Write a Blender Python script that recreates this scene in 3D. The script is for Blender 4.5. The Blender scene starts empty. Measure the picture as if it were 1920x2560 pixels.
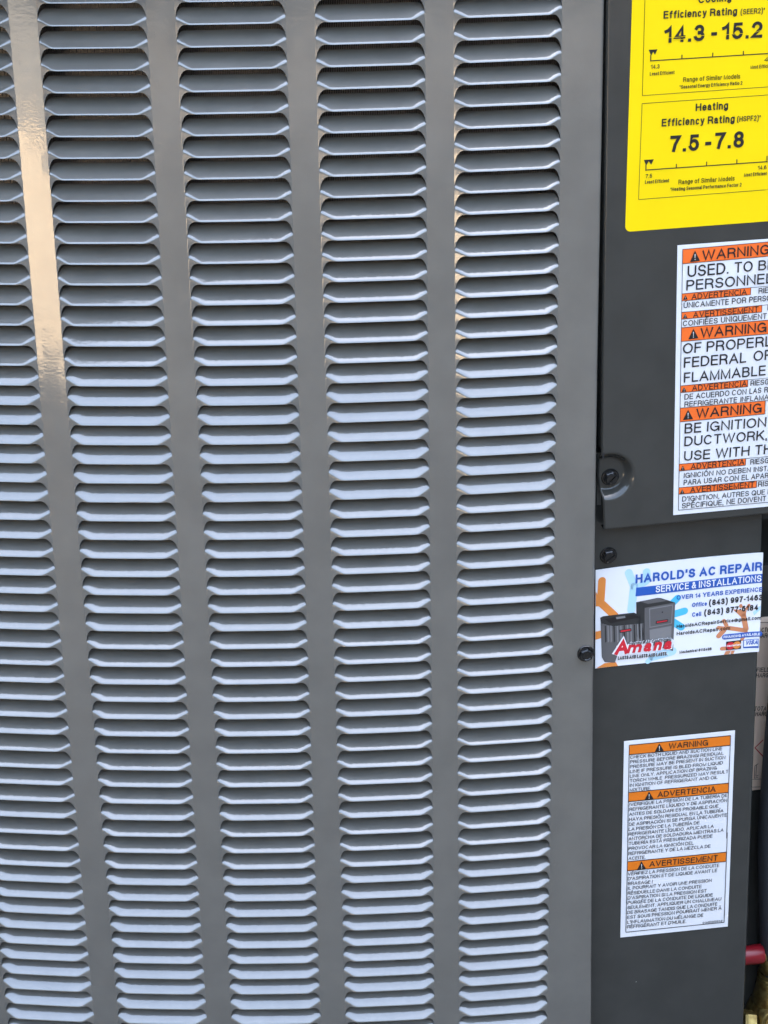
import bpy, bmesh, math, random, os
from mathutils import Matrix, Vector
random.seed(7)
SC = bpy.context.scene
COL = SC.collection

# ------------------------------------------------------------------ camera, world, sun, exposure
P = 0.009                      # louver row pitch in metres; all sizes below are in pitches
F, PITCH, ROLL = 5700.0, 0.42309892, -0.01945112
X0, Y0, D0 = -3.91286417, 45.38394288, 100.7981384
CP, WL, H0, K1, BOW = 6.16553477, 4.90743304, 0.01173953, 0.00824909, 0.2617351
GROUND_V = 46.0                # ground level, rows below the reference row
CAMZ = (Y0 + GROUND_V) * P     # camera height over the ground
cP, sP, cR, sR = math.cos(PITCH), math.sin(PITCH), math.cos(ROLL), math.sin(ROLL)

cam = bpy.data.cameras.new('camera')
cam.sensor_fit = 'VERTICAL'; cam.sensor_height = 24.0; cam.lens = F / 2560 * 24.0
cam.clip_start = 0.01; cam.clip_end = 200
camo = bpy.data.objects.new('camera', cam); COL.objects.link(camo)
right = Vector((cR, sR * sP, sR * cP)); down = Vector((sR, -cR * sP, -cR * cP)); fwd = Vector((0, cP, -sP))
M = Matrix.Identity(4)
for i in range(3):
    M[i][0] = right[i]; M[i][1] = -down[i]; M[i][2] = -fwd[i]
M[2][3] = CAMZ
camo.matrix_world = M
SC.camera = camo

SUN_EL, SUN_AZ = math.radians(55), math.radians(18)     # azimuth from +Y (behind the unit) towards +X
SKY_STRENGTH, SUN_STRENGTH, EXPOSURE = 0.15, 3.4, 3.55
W = bpy.data.worlds.new('World'); SC.world = W; W.use_nodes = True
nt = W.node_tree; bg = nt.nodes['Background']
sky = nt.nodes.new('ShaderNodeTexSky'); sky.sky_type = 'NISHITA'; sky.sun_disc = False
sky.sun_elevation = SUN_EL; sky.sun_rotation = SUN_AZ
sky.air_density = 1.5; sky.dust_density = 8.0; sky.ozone_density = 0.3
nt.links.new(sky.outputs[0], bg.inputs[0]); bg.inputs[1].default_value = SKY_STRENGTH
sl = bpy.data.lights.new('sun', 'SUN'); sl.energy = SUN_STRENGTH; sl.angle = math.radians(0.5); sl.color = (1, .93, .82)
so = bpy.data.objects.new('sun', sl); COL.objects.link(so)
sdir = Vector((math.sin(SUN_AZ) * math.cos(SUN_EL), math.cos(SUN_AZ) * math.cos(SUN_EL), math.sin(SUN_EL)))
so.rotation_euler = (-sdir).to_track_quat('-Z', 'Y').to_euler(); so.location = sdir * 20
SC.view_settings.view_transform = 'Standard'; SC.view_settings.look = 'None'
SC.view_settings.exposure = EXPOSURE; SC.view_settings.gamma = 1.0
SC.cycles.max_bounces = 8; SC.cycles.glossy_bounces = 4; SC.cycles.diffuse_bounces = 4
SC.cycles.sample_clamp_indirect = 4.0

# ------------------------------------------------------------------ geometry helpers
def B(x, y, z):                # (right, down, forward) in pitches from the camera -> world metres
    return Vector((x * P, z * P, CAMZ - y * P))

def pix_ray(x, y):
    a = (x - 960) / F; b = (y - 1280) / F
    xi = a * cR + b * sR; yi = -a * sR + b * cR
    return (xi, sP + yi * cP, cP - yi * sP)

def curve(u):
    h = H0 + K1 * u
    return (math.sin(h) - math.sin(H0)) / K1, (math.cos(H0) - math.cos(h)) / K1, h

def sheet(u, v, depth=0.0):    # point on the bowed louvered sheet, depth > 0 goes inwards
    cx, cz, h = curve(u)
    return B(X0 + cx - depth * math.sin(h), Y0 + v, D0 + cz + BOW * (v / 27) ** 2 + depth * math.cos(h))

EU = 14.4
_ex, _ez, _ = curve(EU)
PE = (X0 + _ex, D0 + _ez)      # plan point where the flat service side begins
PSI = 0.18                     # its heading
TD = (math.cos(PSI), math.sin(PSI)); ND = (-math.sin(PSI), math.cos(PSI))

def flat(u, v, rec=0.0):       # point on the flat service side, rec = how far inwards
    return B(PE[0] + TD[0] * u + ND[0] * rec, Y0 + v, PE[1] + TD[1] * u + ND[1] * rec)

def on_flat(x, y, rec):        # where the line of sight of a photo pixel meets the plane at depth rec
    d = pix_ray(x, y)
    qx, qz = PE[0] + ND[0] * rec, PE[1] + ND[1] * rec
    t = (qx * ND[0] + qz * ND[1]) / (d[0] * ND[0] + d[2] * ND[1])
    return (t * d[0] - qx) * TD[0] + (t * d[2] - qz) * TD[1], t * d[1] - Y0

def on_sheet(x, y):
    d = pix_ray(x, y); best = None
    lo, hi = -30.0, 24.0
    def err(u):
        cx, cz, _ = curve(u); t = (X0 + cx) / d[0]; v = t * d[1] - Y0
        return t * d[2] - (D0 + cz + BOW * (v / 27) ** 2), v
    for i in range(4000):
        u = lo + (hi - lo) * i / 3999
        if abs(d[0]) < 1e-9: continue
        e, v = err(u)
        if best is None or abs(e) < best[0]: best = (abs(e), u, v)
    return best[1], best[2]

WM = {}
def empty(name, loc, label=None, cat=None, group=None, parent=None):
    o = bpy.data.objects.new(name, None); COL.objects.link(o); o.empty_display_size = 0.05
    WM[o.name] = Matrix.Translation(loc); o.location = loc
    if label: o['label'] = label
    if cat: o['category'] = cat
    if group: o['group'] = group
    return o

def place(o, parent, mw):
    WM[o.name] = mw
    if parent is not None:
        o.parent = parent; o.matrix_basis = WM[parent.name].inverted() @ mw
    else:
        o.matrix_basis = mw
    return o

def mesh_obj(name, verts, faces, mat, parent=None, smooth=False, kind=None, label=None, mats=None, fmat=None, sharp=None):
    """verts in world metres; the object's origin goes to their middle"""
    n = len(verts)
    c = Vector((0, 0, 0))
    lo = Vector(verts[0]); hi = Vector(verts[0])
    for q in verts:
        for i in range(3):
            lo[i] = min(lo[i], q[i]); hi[i] = max(hi[i], q[i])
    c = (lo + hi) / 2
    me = bpy.data.meshes.new(name)
    me.from_pydata([tuple(Vector(q) - c) for q in verts], [], faces)
    if mats:
        for m in mats: me.materials.append(m)
        if fmat:
            for pl, k in zip(me.polygons, fmat): pl.material_index = k
    else:
        me.materials.append(mat)
    if smooth:
        for pl in me.polygons: pl.use_smooth = True
        if sharp is not None:
            me.set_sharp_from_angle(angle=math.radians(sharp))
    o = bpy.data.objects.new(name, me); COL.objects.link(o)
    if kind: o['kind'] = kind
    if label: o['label'] = label
    return place(o, parent, Matrix.Translation(c))

class MB:                      # collects pieces into one mesh (world metres)
    def __init__(s): s.v = []; s.f = []; s.m = []
    def add(s, verts, faces, k=0):
        b = len(s.v); s.v += [Vector(q) for q in verts]; s.f += [tuple(i + b for i in f) for f in faces]; s.m += [k] * len(faces)
    def box(s, pts8, k=0):     # 4 front points, 4 back points
        s.add(pts8, [(0, 1, 2, 3), (7, 6, 5, 4), (0, 4, 5, 1), (1, 5, 6, 2), (2, 6, 7, 3), (3, 7, 4, 0)], k)
    def build(s, name, mat, parent=None, **kw): return mesh_obj(name, s.v, s.f, mat, parent, **kw)

def fbox(u0, u1, v0, v1, r0, r1):   # box on the flat service side
    return [flat(u0, v0, r0), flat(u1, v0, r0), flat(u1, v1, r0), flat(u0, v1, r0),
            flat(u0, v0, r1), flat(u1, v0, r1), flat(u1, v1, r1), flat(u0, v1, r1)]

def lathe(axis_o, axis_d, prof, n=24):   # prof: (radius, along) in pitches; returns verts, faces
    d = Vector(axis_d).normalized(); a = d.orthogonal().normalized(); b = d.cross(a)
    vs, fs = [], []
    for r, t in prof:
        for i in range(n):
            q = 2 * math.pi * i / n
            vs.append(Vector(axis_o) + d * (t * P) + (a * math.cos(q) + b * math.sin(q)) * (r * P))
    for j in range(len(prof) - 1):
        for i in range(n):
            fs.append((j * n + i, j * n + (i + 1) % n, (j + 1) * n + (i + 1) % n, (j + 1) * n + i))
    fs.append(tuple(range(n - 1, -1, -1))); fs.append(tuple((len(prof) - 1) * n + i for i in range(n)))
    return vs, fs

def tube(path, r, n=16, rfun=None):
    vs, fs = [], []
    for k, q in enumerate(path):
        t = (path[min(k + 1, len(path) - 1)] - path[max(k - 1, 0)]).normalized()
        a = t.cross(Vector((0, 1, 0))).normalized(); b = t.cross(a).normalized()
        rr = r * (rfun(k) if rfun else 1)
        for i in range(n):
            w = 2 * math.pi * i / n
            vs.append(q + (a * math.cos(w) + b * math.sin(w)) * rr)
    for j in range(len(path) - 1):
        for i in range(n):
            fs.append((j * n + i, j * n + (i + 1) % n, (j + 1) * n + (i + 1) % n, (j + 1) * n + i))
    return vs, fs

# ------------------------------------------------------------------ materials
def principled(name, col, rough=0.5, metal=0.0, ior=1.5, spec=None, coat=0.0):
    m = bpy.data.materials.new(name); m.use_nodes = True
    p = m.node_tree.nodes['Principled BSDF']
    p.inputs['Base Color'].default_value = (*col, 1); p.inputs['Roughness'].default_value = rough
    p.inputs['Metallic'].default_value = metal; p.inputs['IOR'].default_value = ior
    if coat: p.inputs['Coat Weight'].default_value = coat; p.inputs['Coat Roughness'].default_value = 0.06
    return m

def tex(m, kind, scale, detail=4, coord='Object'):
    n = m.node_tree.nodes; l = m.node_tree.links
    tc = n.new('ShaderNodeTexCoord')
    t = n.new('ShaderNodeTex' + kind); t.inputs['Scale'].default_value = scale
    if kind == 'Noise': t.inputs['Detail'].default_value = detail
    l.new(tc.outputs[coord], t.inputs['Vector'])
    return t

def world_pos(m, t):           # sample the texture by world position (so copies differ)
    g = m.node_tree.nodes.new('ShaderNodeNewGeometry'); m.node_tree.links.new(g.outputs['Position'], t.inputs['Vector'])

def bump(m, t, strength, dist, out=0):
    n = m.node_tree.nodes; l = m.node_tree.links
    b = n.new('ShaderNodeBump'); b.inputs['Strength'].default_value = strength; b.inputs['Distance'].default_value = dist
    p = n['Principled BSDF']
    if p.inputs['Normal'].is_linked:
        l.new(p.inputs['Normal'].links[0].from_socket, b.inputs['Normal'])
    l.new(t.outputs[out], b.inputs['Height']); l.new(b.outputs[0], p.inputs['Normal'])

def vary(m, t, c0, c1, lo=0.35, hi=0.65, sock='Base Color'):
    n = m.node_tree.nodes; l = m.node_tree.links
    r = n.new('ShaderNodeValToRGB'); r.color_ramp.elements[0].position = lo; r.color_ramp.elements[1].position = hi
    r.color_ramp.elements[0].color = (*c0, 1); r.color_ramp.elements[1].color = (*c1, 1)
    l.new(t.outputs[0], r.inputs[0]); l.new(r.outputs[0], n['Principled BSDF'].inputs[sock])
    return r

def specks(m, base, scale=160, size=0.035):   # sparse pale dust specks over a base colour socket
    n = m.node_tree.nodes; l = m.node_tree.links; p = n['Principled BSDF']
    t = tex(m, 'Voronoi', scale); world_pos(m, t)
    lt = n.new('ShaderNodeMath'); lt.operation = 'LESS_THAN'; lt.inputs[1].default_value = size
    l.new(t.outputs['Distance'], lt.inputs[0])
    sep = n.new('ShaderNodeSeparateColor'); l.new(t.outputs['Color'], sep.inputs[0])
    gt = n.new('ShaderNodeMath'); gt.operation = 'GREATER_THAN'; gt.inputs[1].default_value = 0.86
    l.new(sep.outputs[0], gt.inputs[0])
    mu = n.new('ShaderNodeMath'); mu.operation = 'MULTIPLY'; l.new(lt.outputs[0], mu.inputs[0]); l.new(gt.outputs[0], mu.inputs[1])
    mx = n.new('ShaderNodeMix'); mx.data_type = 'RGBA'
    l.new(mu.outputs[0], mx.inputs[0])
    if p.inputs['Base Color'].is_linked: l.new(p.inputs['Base Color'].links[0].from_socket, mx.inputs[6])
    else: mx.inputs[6].default_value = (*base, 1)
    mx.inputs[7].default_value = (0.6, 0.6, 0.57, 1)
    l.new(mx.outputs[2], p.inputs['Base Color'])

def paint(name, col, ior, rough, peel=0.5):
    m = principled(name, col, rough, ior=ior)
    t = tex(m, 'Noise', 55, 3); world_pos(m, t)
    vary(m, t, tuple(c * 0.93 for c in col), tuple(c * 1.07 for c in col))
    o1 = tex(m, 'Noise', 900, 2); world_pos(m, o1); bump(m, o1, peel, 0.00006)
    o2 = tex(m, 'Noise', 160, 2); world_pos(m, o2); bump(m, o2, peel * .3, 0.0002)
    rn = tex(m, 'Noise', 240, 4); world_pos(m, rn)
    vary(m, rn, (rough * .8,) * 3, (rough * 1.35,) * 3, .3, .7, 'Roughness')
    return m

PAINT = paint('grey_gloss_paint', (0.128, 0.122, 0.107), 1.45, 0.38, 0.35)
pp = PAINT.node_tree.nodes['Principled BSDF']
pp.inputs['Coat Weight'].default_value = 1.0; pp.inputs['Coat IOR'].default_value = 1.86; pp.inputs['Coat Roughness'].default_value = 0.06
PAINT.node_tree.links.new(pp.inputs['Normal'].links[0].from_socket, pp.inputs['Coat Normal'])
DARK = paint('dark_grey_paint', (0.040, 0.040, 0.036), 1.5, 0.09, .3)
specks(DARK, (0.04, 0.044, 0.043), 75, 0.026)
BLACKM = principled('black_screw', (0.010, 0.010, 0.010), 0.14)
GASK = principled('black_foam', (0.008, 0.008, 0.008), 0.8)
FIN = principled('aluminium_fin', (0.12, 0.11, 0.105), 0.4, metal=0.4)
WHITE = principled('white_label', (0.74, 0.74, 0.75), 0.45)
YEL = principled('yellow_label', (0.90, 0.64, 0.0), 0.5, ior=1.35)
ORG = principled('orange_ink', (0.88, 0.15, 0.02), 0.45)
ORG2 = principled('amber_ink', (0.75, 0.18, 0.008), 0.45)
INK = principled('black_ink', (0.014, 0.012, 0.012), 0.5)
GREYINK = principled('grey_ink', (0.05, 0.045, 0.0), 0.5)
BEIGE = principled('beige_label', (0.78, 0.60, 0.46), 0.6)
REDINK = principled('red_ink', (0.45, 0.03, 0.03), 0.5)
BLUE = principled('blue_ink', (0.02, 0.10, 0.42), 0.4)
PALE = principled('pale_blue_ink', (0.46, 0.70, 0.82), 0.4)
CYAN = principled('cyan_ink', (0.08, 0.50, 0.72), 0.4)
CORG = principled('card_orange_ink', (0.75, 0.25, 0.05), 0.4)
CBRN = principled('card_brown_ink', (0.62, 0.24, 0.11), 0.4)
CRED = principled('card_red_ink', (0.62, 0.02, 0.035), 0.4)
CGREY = principled('card_grey_ink', (0.115, 0.11, 0.11), 0.4)
CDK = principled('card_dark_ink', (0.03, 0.03, 0.03), 0.4)
CLT = principled('card_light_grey_ink', (0.21, 0.205, 0.205), 0.4)
CARD = principled('glossy_card', (0.83, 0.83, 0.85), 0.3)
REDCAP = principled('red_plastic', (0.20, 0.006, 0.012), 0.35)
BRASS = principled('brass', (0.42, 0.29, 0.10), 0.33, metal=0.85)
HOSE = principled('insulation_tube', (0.022, 0.025, 0.03), 0.7)
tb = tex(BRASS, 'Noise', 300, 4); vary(BRASS, tb, (0.17, 0.11, 0.035), (0.34, 0.26, 0.09)); bump(BRASS, tb, .4, 0.0003)
for m_ in (WHITE, YEL, CARD, BEIGE):
    w_ = tex(m_, 'Noise', 45, 3); bump(m_, w_, 0.45, 0.0008)
    w2 = tex(m_, 'Noise', 30, 4); c_ = m_.node_tree.nodes['Principled BSDF'].inputs['Base Color'].default_value[:3]
    vary(m_, w2, tuple(k * .96 for k in c_), c_)
hb = tex(HOSE, 'Wave', 420); hb.wave_type = 'BANDS'; hb.bands_direction = 'Z'; bump(HOSE, hb, .5, 0.0006)
#@@SETTING
# ------------------------------------------------------------------ unseen ground and walls, added for light and reflections
g = principled('shade_toned_ground', (0.12, 0.11, 0.09), 0.9)  # ground colour darkened to stand for the shade around the sun patch
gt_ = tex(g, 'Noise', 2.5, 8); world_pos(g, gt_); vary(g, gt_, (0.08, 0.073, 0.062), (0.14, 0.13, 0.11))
gb = tex(g, 'Noise', 60, 5); world_pos(g, gb); bump(g, gb, .7, 0.02)
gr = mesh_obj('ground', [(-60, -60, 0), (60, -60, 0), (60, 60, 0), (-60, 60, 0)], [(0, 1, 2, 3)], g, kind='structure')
sp = principled('painted_sun_patch', (0.42, 0.34, 0.23), 0.9)
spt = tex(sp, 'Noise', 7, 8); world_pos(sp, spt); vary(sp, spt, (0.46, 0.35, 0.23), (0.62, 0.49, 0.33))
sn_ = []                        # pale tone painted where the sun patch falls, right edge cut to follow it
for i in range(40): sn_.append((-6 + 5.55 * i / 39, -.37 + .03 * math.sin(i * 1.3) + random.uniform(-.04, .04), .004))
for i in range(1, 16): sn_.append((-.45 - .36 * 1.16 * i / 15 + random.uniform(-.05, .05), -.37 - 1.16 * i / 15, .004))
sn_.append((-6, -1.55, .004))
mesh_obj('painted_sun_patch', sn_, [tuple(range(len(sn_) - 1, -1, -1))], sp, kind='structure')
lw = principled('added_far_ground', (0.2, 0.19, 0.17), 0.9)  # added out of view, a tone for the painted sheet to reflect
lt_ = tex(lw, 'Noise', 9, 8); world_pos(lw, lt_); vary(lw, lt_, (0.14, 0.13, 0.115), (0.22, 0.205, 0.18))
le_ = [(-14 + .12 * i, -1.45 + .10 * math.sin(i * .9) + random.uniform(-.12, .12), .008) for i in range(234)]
mesh_obj('added_far_ground', le_ + [(14, -20, .008), (-14, -20, .008)], [tuple(range(235, -1, -1))], lw, kind='structure')
# added unseen walls: a stepped one shapes the sun, dark ones block low sky
sid = principled('sun_block_tan', (0.42, 0.38, 0.31), 0.7)
st_ = tex(sid, 'Noise', 3, 5); world_pos(sid, st_); vary(sid, st_, (0.38, 0.34, 0.28), (0.46, 0.42, 0.34))
def wall_box(name, x0, x1, y0, y1, z1, mat, label):
    b = MB(); b.box([(x0, y0, 0), (x1, y0, 0), (x1, y0, z1), (x0, y0, z1), (x0, y1, 0), (x1, y1, 0), (x1, y1, z1), (x0, y1, z1)])
    o = b.build(name, mat); o['label'] = label; o['category'] = 'wall'; return o
XS = .38
hw_ = MB(); y0, y1 = 1.56, 1.86
for x0, x1, z1 in ((-9, -.75, 7.5), (-.75, XS, 2.85), (XS, 9, 7.5)):
    hw_.box([(x0, y0, 0), (x1, y0, 0), (x1, y0, z1), (x0, y0, z1), (x0, y1, 0), (x1, y1, 0), (x1, y1, z1), (x0, y1, z1)])
ho = hw_.build('sun_block_wall', sid); ho['label'] = 'added tan wall behind the heat pump, stepped to shape the sun patch'; ho['category'] = 'wall'
nb = principled('sky_block_dark', (0.07, 0.06, 0.045), 0.8)
nt_ = tex(nb, 'Noise', 6, 6); world_pos(nb, nt_); vary(nb, nt_, (0.015, 0.017, 0.018), (0.033, 0.035, 0.036))
wall_box('sky_block_wall', -9, 9, -3.0, -2.65, 2.1, nb, 'added dark wall facing the heat pump to block low sky')
wall_box('sky_block_wall', -5.6, -5.3, -2.6, 1.5, 3.4, nb, 'added dark wall blocking low sky on the left')
wall_box('sky_block_wall', 4.6, 4.9, -2.6, 1.5, 3.4, nb, 'added dark wall blocking low sky on the right')
#@@PUMP
# ------------------------------------------------------------------ the heat pump
uR, vB = 24.0, 44.0
root = empty('heat_pump', flat(0, GROUND_V, 30), 'dark grey outdoor heat pump with a louvered side and a labelled service panel', 'heat pump')

# --- louver tiles
ROW0, ROW1 = -25, 33      # rows counted from the reference row
MARG, A_, VL, HL, STRIP = 0.30, 0.79, 0.175, 0.28, 0.035
TW = WL + 2 * MARG
ARCH = [(0, 0), (.04, .25), (.1, .46), (.19, .655), (.3, .805), (.41, .90), (.55, .965), (.7, .993), (1, 1)]
def lerp_tab(tab, t):
    if t <= tab[0][0]: return tab[0][1]
    for (a, p), (b, q) in zip(tab, tab[1:]):
        if t <= b: return p + (q - p) * (t - a) / (b - a)
    return tab[-1][1]
def catmull(tab, t):
    if t >= 1: return tab[-1][1]
    for i in range(len(tab) - 1):
        if t <= tab[i + 1][0]:
            p1, p2 = tab[i], tab[i + 1]; p0 = tab[max(i - 1, 0)]; p3 = tab[min(i + 2, len(tab) - 1)]
            h = p2[0] - p1[0]; w = (t - p1[0]) / h
            m1 = (p2[1] - p0[1]) / max(p2[0] - p0[0], 1e-6) * h; m2 = (p3[1] - p1[1]) / max(p3[0] - p1[0], 1e-6) * h
            w2, w3 = w * w, w * w * w
            return (2 * w3 - 3 * w2 + 1) * p1[1] + (w3 - 2 * w2 + w) * m1 + (-2 * w3 + 3 * w2) * p2[1] + (w3 - w2) * m2
RX = 0.66
def arch(x):
    e = WL / 2 - abs(x)
    if e <= 0: return 0.0
    return -A_ * catmull(ARCH, min(e / RX, 1.0))
def smoothstep(t):
    t = max(0.0, min(1.0, t)); return t * t * (3 - 2 * t)
def smin(a, b, k):
    h = max(k - abs(a - b), 0.0) / k
    return min(a, b) - h * h * k * 0.25
def tile_depth(x, v, tphi):
    """> 0 inwards; the louver blade leans out at its foot and in at its top"""
    v0 = VL - HL / tphi
    e = WL / 2 - abs(x)
    if e <= 0: return 0.0
    hs = (v - v0) * tphi                      # blade, outward positive
    hs = smin(hs, HL + 0.15 * (v - VL), 0.055)  # rolled foot
    tr = max(0.0, (e - .03 * (1 - math.sin(math.pi * max(0, min(1, v))))) / .62)
    ramp = HL * 1.06 * tr
    if v > v0 - 0.05:
        hs = smin(hs, ramp, 0.075 * min(1, e / .12)) if hs > -0.05 else hs
    return -hs

NX = []
hw = TW / 2
for x in (-hw, -hw + MARG * .5, -(WL / 2) - .012): NX.append(x)
es = [0, .008, .02, .04, .065, .09, .12, .15, .19, .23, .28, .34, .40, .46, .52, .58, .64, .70, .78, .95]
left = [-(WL / 2) + e for e in es]
mid = [(-(WL / 2) + .95) + (WL - 1.9) * i / 6 for i in range(1, 6)] + [.52, .60, .66, .74]; mid.sort()
NX += left + mid + [-x for x in reversed(left)] + [WL / 2 + .012, hw - MARG * .5, hw]
NS = [0, .12, .24, .36, .44, .50, .55, .60, .65, .69, .73, .77, .80, .83, .86, .885, .905, .92, .935, .95, .962, .974, .987, 1.0]

TOPF = [(-2, .545), (8.4, .55), (9, .58), (11, .61), (12, .64), (60, .66)]
def make_tile(row, tphi, rnd):
    tf = lerp_tab(TOPF, row + 24) * rnd.uniform(.985, 1.015)
    vs, fs = [], []
    nx, ns = len(NX), len(NS)
    def pt(x, v, d):
        dl = K1 * x
        return (P * (math.sin(dl) / K1 - d * math.sin(dl)), P * ((1 - math.cos(dl)) / K1 + d * math.cos(dl)), -v * P)
    wob = [rnd.uniform(-.004, .004) for _ in range(4)]
    for s in NS:
        for x in NX:
            a = arch(x); vt = -A_ * tf * catmull(ARCH, min(max(WL / 2 - abs(x), 0) / .46, 1.0)); vb = a + 1
            w = math.sin(x * 1.3 + wob[0] * 900) * wob[1] + math.sin(x * 3.1 + wob[2] * 900) * wob[3] * .5
            v = vt + (vb - vt) * s
            if abs(x) < WL / 2: v += w * min(1, (WL / 2 - abs(x)) * 2)
            nick = .022 * max(0, 1 - abs(x - .62) / .2) if row == -1 and s > .95 else 0
            vs.append(pt(x, v - nick, tile_depth(x, v, tphi) + nick))
    for j in range(ns - 1):
        for i in range(nx - 1):
            a = j * nx + i
            fs.append((a, a + nx, a + nx + 1, a + 1))
    # thickness of the cut foot edge: turn inwards
    base = (ns - 1) * nx
    i0 = next(i for i, x in enumerate(NX) if x >= -WL / 2 - 1e-6); i1 = nx - 1 - i0
    for k, (dv, dd) in enumerate(((.012, .02), (.012, .05), (-.005, .075))):
        st = len(vs)
        for i in range(i0, i1 + 1):
            x = NX[i]; a = arch(x) + 1; e = WL / 2 - abs(x)
            q = min(1, max(e, 0) / .03)
            # outward edge direction: downwards in the middle, sideways at the arch sides
            t0 = arch(x - .01); t1 = arch(x + .01); sl = (t1 - t0) / .02
            nl = math.hypot(1, sl); ox, ov = -sl / nl, 1 / nl
            vs.append(pt(x + ox * dv * q, a + ov * dv * q, tile_depth(x, a, tphi) + dd * q))
        prev = base + i0 if k == 0 else st - (i1 - i0 + 1)
        for i in range(i1 - i0):
            fs.append((prev + i, st + i, st + i + 1, prev + i + 1))
    me = bpy.data.meshes.new('louver')
    me.from_pydata(vs, [], fs); me.materials.append(PAINT)
    for pl in me.polygons: pl.use_smooth = True
    me.set_sharp_from_angle(angle=math.radians(60))
    return me

def theta(row):                # how far below the horizontal this row is looked at
    return math.atan((Y0 + row) / D0)
FRAC = [(-2, .07), (8, .07), (9, .13), (12, .17), (13, .22), (16, .24), (17, .36), (18, .45), (23, .47), (24, .33), (30, .32), (30.6, .22), (36, .27),
        (36.6, .18), (40, .24), (41, .30), (42, .22), (44, .25), (45, .40), (50, .46), (51, .52), (60, .55)]
def solve_phi(row, frac):
    th = theta(row); lo, hi = math.radians(35), math.radians(62)
    for _ in range(40):
        ph = (lo + hi) / 2; t = math.tan(ph); e = 2 * ph - th
        te = math.tan(e) if e < math.radians(89.5) else 1e3
        f = (1 / (1 + t * te)) / (1 / (1 + t * math.tan(th)))
        if f > frac: lo = ph
        else: hi = ph
    return t
jig = random.Random(11)
rnd = random.Random(3)

# --- flat webs of the louvered sheet, its right-hand edge and its ends
EDGE = [(-40, 14.25), (-24.3, 14.25), (-7.6, 14.28), (2, 14.35), (10, 14.42), (21, 14.58), (31.6, 14.78), (46, 15.0)]
pm = MB()
vlist = [ROW0 + i for i in range(0, ROW1 - ROW0 + 1)]
def strip(us_fun, vl):
    rows = []
    for v in vl:
        rows.append([sheet(u, v, d) for u, d in us_fun(v)])
    n = len(rows[0]); vs = [q for r in rows for q in r]
    fs = [(j * n + i, (j + 1) * n + i, (j + 1) * n + i + 1, j * n + i + 1) for j in range(len(rows) - 1) for i in range(n - 1)]
    pm.add(vs, fs)
def colc(c): return (c - 2) * CP - WL / 2          # middle of a louver column
for c in range(0, 4):
    a = colc(c) + TW / 2; b = colc(c + 1) - TW / 2
    strip(lambda v, a=a, b=b: [(a + (b - a) * i / 4, 0) for i in range(5)], vlist)
def rightend(v):
    e = lerp_tab(EDGE, v); a = colc(4) + TW / 2; r = 0.16
    out = [(a + (e - r - a) * i / 8, 0) for i in range(9)]
    for k in range(1, 6):
        q = k / 5 * math.pi / 2
        out.append((e - r + r * math.sin(q), r - r * math.cos(q)))
    out.append((e, 0.5)); out.append((e, 1.6))
    return out
strip(rightend, [-36] + vlist + [vB])
lft = colc(0) - TW / 2
strip(lambda v: [(-27, 6.0), (-27, 0.4), (-26.9, 0.1), (-26.6, 0)] + [(-26.6 + (lft + 26.6) * i / 6, 0) for i in range(1, 7)], [-36] + vlist + [vB])
# sheet above the first and below the last row of louvers
rt = colc(4) + TW / 2
for c in range(5):
    xs = NX
    for v_arch, v_far, add in ((ROW0, -36, 0), (ROW1, vB, 0)):
        top = [sheet(colc(c) + x, v_arch + arch(x) + add, 0) for x in xs]; far = [sheet(colc(c) + x, v_far, 0) for x in xs]
        n = len(xs); pm.add(top + far, [(i, i + 1, n + i + 1, n + i) for i in range(n - 1)])
    if c < 4:
        a = colc(c) + TW / 2; b = colc(c + 1) - TW / 2
        for v0_, v1_ in ((-36, ROW0), (ROW1, vB)):
            strip(lambda v, a=a, b=b: [(a + (b - a) * i / 4, 0) for i in range(5)], [v0_, v1_])
panel = pm.build('louvered_panel', PAINT, root, smooth=True, sharp=50)

for row in range(ROW0, ROW1):
    fr = lerp_tab(FRAC, row + 24) * rnd.uniform(.95, 1.05)
    me = make_tile(row, solve_phi(row, max(fr, .02)), rnd)
    for c in range(5):
        o = bpy.data.objects.new('louver', me); COL.objects.link(o)
        uc = colc(c); cx, cz, h = curve(uc)
        T = Vector((math.cos(h), math.sin(h), 0)); tl = 2 * BOW * row / 27 ** 2
        U = Vector((0, -tl + jig.gauss(0, .004), 1)).normalized(); N = U.cross(T).normalized()
        mw = Matrix.Identity(4); loc = sheet(uc, row, 0)
        for i in range(3):
            mw[i][0] = T[i]; mw[i][1] = N[i]; mw[i][2] = U[i]; mw[i][3] = loc[i]
        place(o, panel, mw)

# --- coil behind the louvers: thin upright fins and a few tubes
fm = MB()
u = -26.0; k = 0
while u < 13.2:
    d0 = 1.75 + (0.0 if k % 2 else .05) + random.uniform(-.02, .02); t = 0.018
    lean = random.uniform(-.02, .02)
    fm.add([sheet(u - t, -30, d0), sheet(u + t, -30, d0), sheet(u + t + lean, 42, d0), sheet(u - t + lean, 42, d0),
            sheet(u - t, -30, d0 + .9), sheet(u + t, -30, d0 + .9), sheet(u + t + lean, 42, d0 + .9), sheet(u - t + lean, 42, d0 + .9)],
           [(0, 1, 2, 3), (0, 3, 7, 4), (1, 5, 6, 2)])
    u += 0.083; k += 1
fm.build('coil_fins', FIN, root, kind='stuff')
bk = MB()
usb = [-26.5 + 40 * i / 12 for i in range(13)]
bk.add([sheet(u, -36, 2.55) for u in usb] + [sheet(u, 44, 2.55) for u in usb], [(i, i + 1, 14 + i, 13 + i) for i in range(12)])
bk.build('coil_backing', GASK, root)

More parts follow.
